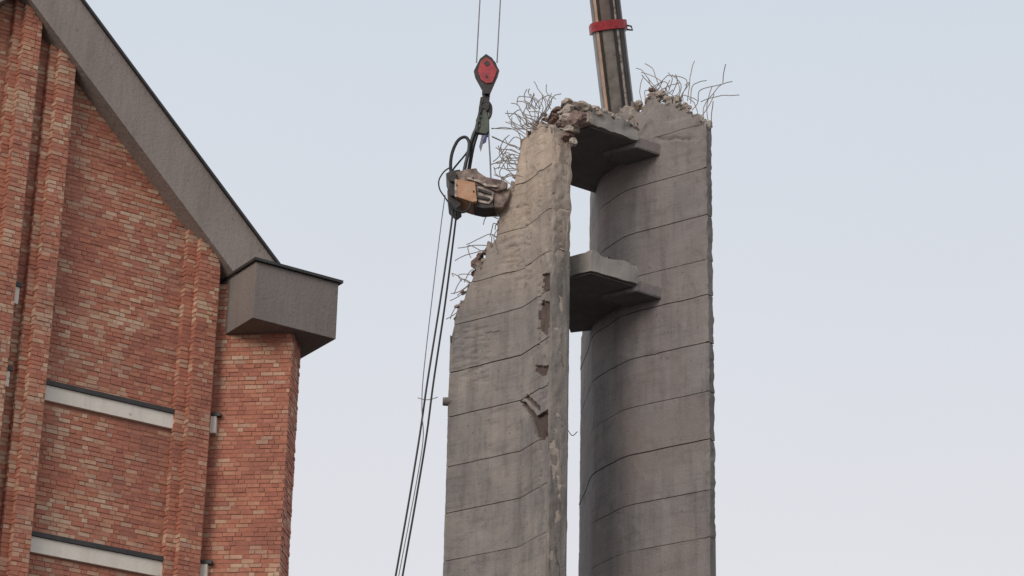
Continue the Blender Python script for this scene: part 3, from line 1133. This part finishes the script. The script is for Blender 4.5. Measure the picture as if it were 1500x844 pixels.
# ---- bent reinforcing bars
def z6(pts): return [(720 + x / 2.911, y / 2.911) for x, y in pts]
def z7(pts): return [(640 + x / 2.996, 200 + y / 2.996) for x, y in pts]
def z5(pts): return [(640 + x / 5.625, 180 + y / 5.625) for x, y in pts]
bars = []
for pts in ([(835, 430), (845, 350), (852, 300), (865, 260)], [(850, 440), (855, 370), (880, 352), (915, 345)], [(880, 430), (885, 390), (930, 370), (1025, 350)],
            [(985, 355), (992, 310), (1000, 275)], [(890, 432), (960, 415), (1010, 406), (1055, 408)], [(912, 530), (905, 460), (945, 400), (985, 358)], [(935, 545), (938, 480), (946, 430)],
            [(720, 400), (665, 330), (640, 300), (615, 290)], [(740, 400), (705, 345), (690, 300), (655, 275)], [(755, 390), (770, 340), (755, 310)], [(800, 420), (805, 360), (770, 320)],
            [(690, 370), (740, 350), (760, 380)], [(885, 510), (870, 450), (840, 420)], [(640, 310), (700, 330), (720, 345)], [(930, 540), (918, 480), (925, 420), (940, 370)], [(770, 400), (790, 350), (785, 318)], [(700, 380), (660, 345), (640, 320)], [(895, 500), (930, 450), (950, 400)]):
    bars.append((z6(pts), 'R'))
for pts in ([(200, 490), (150, 440), (105, 430)], [(220, 460), (160, 400), (165, 380)], [(240, 450), (205, 390), (180, 348)], [(255, 440), (235, 390), (232, 358)], [(180, 530), (110, 490), (60, 482)],
            [(160, 560), (85, 515), (68, 470)], [(140, 640), (50, 605), (0, 585)], [(150, 550), (60, 552), (0, 548)], [(140, 690), (50, 685), (0, 700)], [(140, 600), (95, 585), (45, 650), (5, 690)],
            [(110, 740), (45, 755), (10, 745)], [(130, 660), (65, 640), (30, 720)], [(260, 420), (280, 402), (295, 398)], [(190, 450), (240, 405), (272, 422)], [(170, 500), (140, 420), (150, 380)],
            [(200, 440), (120, 410), (110, 450)], [(150, 520), (120, 470), (75, 500)], [(130, 600), (100, 540), (60, 520)]):
    bars.append((z6(pts), 'L'))
for pts in ([(300, 465), (230, 480), (160, 478), (90, 490)], [(250, 490), (130, 518), (80, 545)], [(245, 430), (240, 480), (232, 530)], [(142, 478), (140, 510), (150, 532)], [(235, 430), (180, 452), (130, 476)],
            [(170, 620), (105, 680), (62, 690)], [(150, 670), (100, 700), (58, 720)], [(272, 365), (268, 420), (262, 475)], [(250, 380), (238, 420), (232, 440)], [(200, 560), (150, 590), (120, 640)], [(290, 380), (250, 440), (262, 490)], [(170, 650), (130, 660), (90, 700)],
            [(395, 180), (335, 168), (290, 188)], [(380, 160), (320, 130), (330, 95)], [(140, 700), (90, 740), (60, 800)], [(120, 740), (80, 780), (40, 800)]):
    bars.append((z7(pts), 'L'))
for pts in ([(640, 60), (560, 42), (450, 50)], [(690, 225), (560, 160), (450, 112)], [(520, 280), (535, 160), (595, 100)], [(640, 290), (540, 320), (450, 345)], [(590, 395), (592, 320), (605, 255)],
            [(520, 430), (565, 330), (590, 270)], [(500, 430), (480, 390), (470, 365)], [(660, 440), (600, 420), (530, 460)], [(680, 320), (620, 260), (580, 280), (560, 240)], [(660, 200), (600, 190), (560, 130)]):
    bars.append((z5(pts), 'L'))
bars.append(([(612, 584), (626, 586), (641, 582)], 'L'))
bars.append(([(830, 628), (838, 638), (846, 632)], 'Lend'))
rr = random.Random(11)
for k in range(62):                                # short random ends along the broken tops
    if k >= 46:
        x, y0 = rr.choice([q for q in Lout if 680 < q[0] < 760])
        x += rr.uniform(0, 6)
        dx, dy = rr.uniform(-22, -6), rr.uniform(-10, 16)
        bars.append(([(x + 6, y0 + 4), (x + dx * .4, y0 + rr.uniform(-8, 6)), (x + dx, y0 + dy), (x + dx + rr.uniform(-6, 6), y0 + dy + rr.uniform(2, 14))], 'L'))
    elif k >= 38:
        x = rr.uniform(940, 1030); y0 = 150 + max(0, x - 1000)
        bars.append(([(x, y0), (x + rr.uniform(-10, 10), y0 - rr.uniform(6, 20)), (x + rr.uniform(-18, 18), y0 - rr.uniform(12, 36)), (x + rr.uniform(-20, 26), y0 - rr.uniform(16, 40))], 'R'))
    elif k >= 16:
        x = rr.uniform(738, 782); y0 = 262 - (x - 738) * 2.0 + rr.uniform(-15, 12)
        dx, dy = rr.uniform(-26, -4), rr.uniform(-22, 8)
        bars.append(([(x + 12, y0 + 2), (x + dx * .4, y0 + dy * .3 + rr.uniform(-6, 6)), (x + dx * .8, y0 + dy + rr.uniform(-6, 6)), (x + dx + rr.uniform(-6, 8), y0 + dy * 1.5)], 'L'))
    elif k < 9:
        x = rr.uniform(772, 832); y0 = 160
        bars.append(([(x, y0), (x + rr.uniform(-8, 6), y0 - rr.uniform(4, 12)), (x + rr.uniform(-16, 10), y0 - rr.uniform(10, 26))], 'Ltop'))
    else:
        x = rr.uniform(940, 1005); y0 = 148
        bars.append(([(x, y0), (x + rr.uniform(-6, 8), y0 - rr.uniform(6, 14)), (x + rr.uniform(-12, 16), y0 - rr.uniform(14, 34))], 'R'))
for pts, wh in bars:
    if wh == 'L' and len(pts) > 2:
        nx = min(Lout[:-6], key=lambda q: (q[0] - pts[0][0]) ** 2 + (q[1] - pts[0][1]) ** 2)
        dd = math.hypot(nx[0] - pts[0][0], nx[1] - pts[0][1])
        if 6 < dd < 60:
            pts = [(nx[0] + 5, nx[1] + 4)] + list(pts)
    P = []
    n = len(pts)
    tilt = rr.uniform(-0.5, 0.5)
    for i, (x, y) in enumerate(pts):
        if wh == 'R':
            b_ = Rp(x, y); Yb = min(b_.y, R0.y + 1.2) if x > 1036 else b_.y
            Yb += 0.2
        elif wh == 'Ltop':
            Yb = Lk.y + 0.3
        elif wh == 'Lend':
            Yb = Rk2.y
        else:
            Yb = min(Lp(x, y).y, Lf.y) + 0.2
        P.append(at_depth(x, y, Yb + tilt * i / max(1, n - 1)))
    c_ = spline(P, 4)
    c_ = [q + noise.noise_vector(q * 3) * 0.03 for q in c_]
    mesh('reinforcing_bar', *tube(c_, 0.0125, 5), MAT['rebar'], tower)

# ================================================================ CRANE BOOM behind the tower
HX = at_depth(713, 108, 61.8)
tip = Vector((HX.x, HX.y + 0.9, 66.0))
B0 = at_depth(905, 152, 73.0)
bdv = (tip - B0).normalized()
foot = B0 - bdv * ((B0.z - 1.2) / bdv.z)
boom = empty('crane_boom', foot, 'long telescopic crane boom with red collar rising behind the broken tower', 'crane boom')
side = bdv.cross(Vector((0, 1, 0))).normalized()
if side.x < 0: side = -side
frt = side.cross(bdv)
if frt.y > 0: frt = -frt                          # towards the viewer
def section(half, p, q):
    prof = []
    for k in range(9):                            # rounded belly towards the viewer
        a_ = math.pi * k / 8
        prof.append((-math.cos(a_) * half, 0.2 * half + math.sin(a_) * half * 0.75))
    prof += [(half, -half * 0.9), (-half, -half * 0.9)]
    P = [p + side * x + frt * y for x, y in prof]
    return prism(P, q - p)
split = at_depth(890, 38, at_depth(890, 38, 1).y)
# find the collar along the axis
def along(ypx):
    lo_, hi_ = 0.0, 40.0
    for _ in range(50):
        md = (lo_ + hi_) / 2
        if project(B0 + bdv * md)[1] > ypx: lo_ = md
        else: hi_ = md
    return B0 + bdv * lo_
pc0, pc1 = along(46), along(33)
PXM = FPX / (B0 - CAM).dot(fwd)
HB = 23.0 / PXM
m = MB(); m.add(section(HB, foot, pc0)); m.build('boom_section', MAT['boom'], boom, smooth=True)
MAT['boomtop'] = plain('red brown boom steel', (0.20, 0.155, 0.135), 0.45, 0.4, 0.35, 1.5, bump=0.1)
m = MB(); m.add(section(HB * 0.93, pc1, tip)); m.build('boom_section', MAT['boomtop'], boom, smooth=True)
m = MB(); m.add(section(HB * 1.17, pc0, pc1)); m.build('collar', MAT['red'], boom, smooth=True)
cl = pc0.lerp(pc1, 0.4) + side * HB * 1.1 + frt * HB * 0.3
m = MB()
m.add(tube([cl, cl + side * 0.16 - Vector((0, 0, 0.06)), cl + side * 0.2 - Vector((0, 0, 0.2)), cl + side * 0.02 - Vector((0, 0, 0.16))], 0.03, 6))
m.build('collar_lug', MAT['darksteel'], boom)
def strip(x0, x1, y0, y1, pa, pb, name, mat, f=1.0):
    P = [pa + side * (x0 * HB) + frt * (y0 * HB), pa + side * (x1 * HB) + frt * (y1 * HB), pa + side * (x1 * HB) + frt * (y1 * HB + 0.035), pa + side * (x0 * HB) + frt * (y0 * HB + 0.035)]
    m_ = MB(); m_.add(prism(P, pb - pa)); m_.build(name, mat, boom)
def ell(x):
    return 0.2 + 0.75 * math.sqrt(max(0.0, 1 - x * x))
for (pa, pb, f) in ((foot, pc0, 1.0), (pc1, tip, 0.93)):
    for (x0, x1, nm, mt) in ((-0.90, -0.74, 'highlight_strip', 'boomtan'), (-0.70, -0.58, 'groove_cover', 'boomdark'), (0.16, 0.34, 'groove_cover', 'boomdark'), (0.38, 0.50, 'highlight_strip', 'greysteel'), (0.62, 0.86, 'groove_cover', 'boomdark')):  # pale strips paint highlights along the rounded boom
        strip(x0 * f, x1 * f, ell(x0) * f - 0.02, ell(x1) * f - 0.02, pa, pb, nm, MAT[mt])
m = MB(); m.box(foot - side * 1.2 - frt * 1.2 - Vector((0, 0, 1.2)), side * 2.4, frt * 2.4, Vector((0, 0, 1.25))); m.build('turntable', MAT['boomdark'], boom, bevel=0.05)
m = MB(); m.add(tube([tip + side * -0.5, tip + side * 0.5], 0.45, 16)); m.build('head_sheave', MAT['darksteel'], boom, smooth=True)

# ================================================================ HOOK BLOCK, rope falls, rigging, tool, hoses
YT = HX.y
def T(x, y, dy=0.0): return at_depth(x, y, YT + dy)
EY = Vector((0, 1, 0))
for (x0, x1, lab, oy) in ((698, 703, 'left steel rope fall running up from the red hook block', 0), (728, 733, 'right steel rope fall running up from the red hook block', 0)):
    b_ = T(x0, 92)
    t_ = T(x1, 0)
    d_ = t_ - b_
    t_ = b_ + d_ * ((tip.z - b_.z) / d_.z)
    m = MB(); m.add(tube([b_, b_.lerp(t_, 0.5), t_], 0.018, 6))
    o = m.build('wire_rope', MAT['cable'])
    tag(o, lab, 'wire rope', 'crane rope falls')

blk = empty('hook_block', T(712, 140), 'red diamond shaped crane hook block with dark edges hanging on ropes', 'hook block')
dia = [(712, 79), (721, 85), (731.5, 103), (729, 112), (718, 137), (709, 137), (696, 113), (694, 104), (703, 86)]
def pp(pts, dy0, dy1, name, mat, par, bevel=0.0):
    P = [T(x, y, dy0) for x, y in pts]
    m_ = MB(); m_.add(prism(P, EY * (dy1 - dy0)))
    return m_.build(name, mat, par, bevel=bevel)
def shrink(pts, k, cx, cy): return [(cx + (x - cx) * k, cy + (y - cy) * k) for x, y in pts]
pp(dia, -0.20, -0.15, 'cheek_plate', MAT['darksteel'], blk)
pp(dia, 0.15, 0.20, 'cheek_plate', MAT['darksteel'], blk)
redp = [(712, 84), (719, 88), (728, 103), (725, 112), (721, 121), (713, 122), (705, 117), (700, 104), (704, 90)]
pp(redp, -0.235, -0.203, 'side_weight', MAT['red'], blk, 0.006)
pp(redp, 0.203, 0.235, 'side_weight', MAT['red'], blk, 0.006)
def disc(x, y, r, dy0, dy1, name, mat, par):
    c_ = T(x, y)
    m_ = MB(); m_.add(tube([c_ + EY * dy0, c_ + EY * dy1], r, 20)); return m_.build(name, mat, par, smooth=True)
disc(713.5, 99, 0.075, -0.25, -0.10, 'pin', MAT['darksteel'], blk)
disc(713.5, 101, 0.27, -0.12, 0.12, 'sheave', MAT['darksteel'], blk)
disc(713, 118, 0.035, -0.25, -0.2, 'pin', MAT['darksteel'], blk)
m = MB(); m.add(tube(spline([T(713, 134), T(713, 146), T(719, 156), T(718, 170), T(711, 177), T(704, 171), T(704, 163)], 5), 0.045, 8, 0.03))
m.build('hook', MAT['darksteel'], blk, smooth=True)
pp([(706, 134), (718, 134), (716, 150), (709, 150)], -0.10, 0.10, 'swivel', MAT['darksteel'], blk)

# chain sling bundle between hook and tool
slg = empty('sling', T(705, 190), 'dark bundle of chain slings and shackles under the crane hook', 'sling')
m = MB(); m.add(tube(spline([T(706, 150), T(703, 165), T(700, 178), T(697, 190), T(690, 208), T(684, 232), T(680, 252)], 4), 0.05, 6)); m.build('chain', MAT['black'], slg, smooth=True)
m = MB(); m.add(tube(spline([T(716, 150), T(716, 170), T(715, 190), T(716.5, 210), T(718, 235), T(719, 262)], 4), 0.022, 6)); m.build('chain', MAT['cable'], slg)
m = MB(); m.add(tube(spline([T(704, 168), T(700, 184), T(693, 196), T(687, 220), T(681, 240)], 4), 0.035, 6)); m.build('chain', MAT['chain'], slg)
m = MB(); m.add(tube(spline([T(710, 142, .06), T(706, 160, .06), T(701, 188, .06), T(693, 215, .05), T(687, 248, .05)], 4), 0.055, 6)); m.build('chain', MAT['black'], slg, smooth=True)
m = MB(); m.add(tube([T(714.5, 142, .1), T(714, 170, .1), T(714.5, 200, .1)], 0.05, 6)); m.build('chain', MAT['darksteel'], slg, smooth=True)
pp([(704, 142), (717, 141), (717, 158), (713, 163), (709, 158), (703, 166), (701, 160)], -0.09, 0.05, 'link_plate', MAT['darksteel'], slg, 0.01)
pp([(697, 176), (703, 160), (709, 158), (714, 165), (716, 178), (716, 192), (712, 196), (698, 194)], -0.06, 0.08, 'shackle', MAT['green'], slg, 0.01)
for k in range(7):                                 # separate links on the dark bundle
    y = 148 + k * 7
    c_ = T(708 - k * 1.3, y, -0.08)
    ringp = [c_ + Vector((math.cos(a_) * 0.05 * (1 if k % 2 else .5), 0.03 * math.cos(a_), math.sin(a_) * 0.085)) for a_ in [2 * math.pi * q / 8 for q in range(9)]]
    m = MB(); m.add(tube(ringp, 0.018, 5)); m.build('chain_link', MAT['chain'], slg)
pp([(706, 197), (709, 199), (707, 212), (704, 222), (702, 214)], -0.02, 0.02, 'sling_tail', MAT['cable'], slg)
pp([(710, 197), (714, 198), (712, 208), (707, 211)], -0.05, -0.02, 'sling_tag', MAT['blue'], slg)

# the crusher biting the wall
tool = empty('concrete_crusher', T(700, 305), 'hydraulic crusher with scuffed orange side plate biting the broken left wall', 'crusher')
pp([(653, 254), (660, 250), (674, 248), (676, 262), (672, 288), (676, 300), (668, 306), (657, 296), (655, 280), (658, 268)], -0.30, 0.50, 'end_frame', MAT['darksteel'], tool, 0.02)
pp([(668, 252), (682, 248), (698, 246), (700, 251), (712, 259), (722, 261), (737, 264), (744, 268), (742, 276), (728, 280), (710, 274), (690, 270), (672, 264)], -0.36, 0.45, 'upper_jaw', MAT['brownsteel'], tool, 0.025)
pp([(666, 262), (696, 267), (699, 295), (692, 296), (666, 287)], -0.45, 0.40, 'side_plate', MAT['orange'], tool, 0.02)
pp([(666, 263), (669, 263.5), (669, 288.5), (666, 287.5)], -0.47, -0.452, 'plate_edge', MAT['greysteel'], tool)
pp([(697, 271), (712, 274), (724, 281), (722, 292), (716, 299), (700, 296)], -0.34, 0.40, 'lower_jaw', MAT['greysteel'], tool, 0.02)
pp([(694, 296), (722, 296), (724, 304), (708, 305), (694, 302)], -0.30, 0.30, 'jaw_foot', MAT['darksteel'], tool, 0.01)
pp([(716, 272), (736, 272), (748, 280), (744, 292), (736, 304), (724, 304), (722, 284)], -0.25, 0.38, 'jaw_tooth', MAT['brownsteel'], tool, 0.03)
pp([(700, 275), (720, 282), (719, 285), (700, 279)], -0.40, -0.345, 'jaw_rib', MAT['darksteel'], tool)
pp([(700, 286), (718, 290), (716, 293), (700, 290)], -0.40, -0.345, 'jaw_rib', MAT['darksteel'], tool)
pp([(684, 259), (700, 263), (714, 270), (730, 272), (729, 274), (712, 273), (699, 266), (684, 262)], -0.44, -0.365, 'jaw_rib', MAT['greysteel'], tool)
for (x, y) in ((669.5, 267), (669.5, 282), (693, 271), (694, 291)):
    disc(x, y, 0.022, -0.475, -0.40, 'bolt', MAT['darksteel'], tool)
disc(664, 270, 0.10, -0.40, 0.5, 'pivot_pin', MAT['darksteel'], tool)
disc(664, 292, 0.08, -0.40, 0.5, 'pivot_pin', MAT['darksteel'], tool)

def hose(pts, r, label, dy=0.0, mat='black', ground=True, cat='hose'):
    P = [T(x, y, dy) for x, y in pts]
    if ground:
        d_ = (P[-1] - P[-2]).normalized()
        q = P[-1] + d_ * 6
        P += [q, Vector((q.x - 1.5, q.y - 0.5, q.z * 0.5)), Vector((q.x - 2.2, q.y - 0.8, 0.05))]
    m_ = MB(); m_.add(tube(spline(P, 6), r, 7))
    o_ = m_.build('hydraulic_hose', MAT[mat], None, smooth=True)
    return tag(o_, label, cat, 'hoses and lines on the crusher')
hose([(668, 290), (663, 306), (661, 330), (645, 440), (626, 560), (614.5, 640), (598, 740), (579.5, 844)], 0.027, 'left one of the two thick black hoses hanging down beside the tower')
hose([(672, 292), (669, 306), (666.7, 330), (652, 445), (635, 560), (624.5, 640), (608, 740), (589.6, 844)], 0.027, 'right one of the two thick black hoses hanging down, nearest the tower', 0.15)
hose([(652, 286), (650, 300), (646, 330), (632, 445), (620, 552), (618, 600), (620, 640), (613, 690), (600, 760), (584, 844)], 0.013, 'thin grey line hanging down left of the two black hoses', -0.1, 'cable')
hose([(661, 258), (660, 240), (663, 222), (671, 206), (681, 201), (687, 208), (686, 224), (682, 240), (679, 254)], 0.045, 'thick black hose looping above the crusher', -0.1, 'black', False)
hose([(660, 300), (668, 308), (678, 311), (686, 307), (690, 298), (689, 292)], 0.032, 'short black hose loop curling below the orange side plate', -0.4, 'black', False)
hose([(658, 246), (650, 252), (643, 264), (644, 277), (651, 288), (658, 298), (664, 306)], 0.020, 'thin black hose bowing out left of the crusher frame', -0.2, 'black', False)
hose([(690, 214), (682, 226), (672, 238), (664, 248), (660, 256)], 0.026, 'straight black hose slanting across the thick hose loop', 0.1, 'black', False)
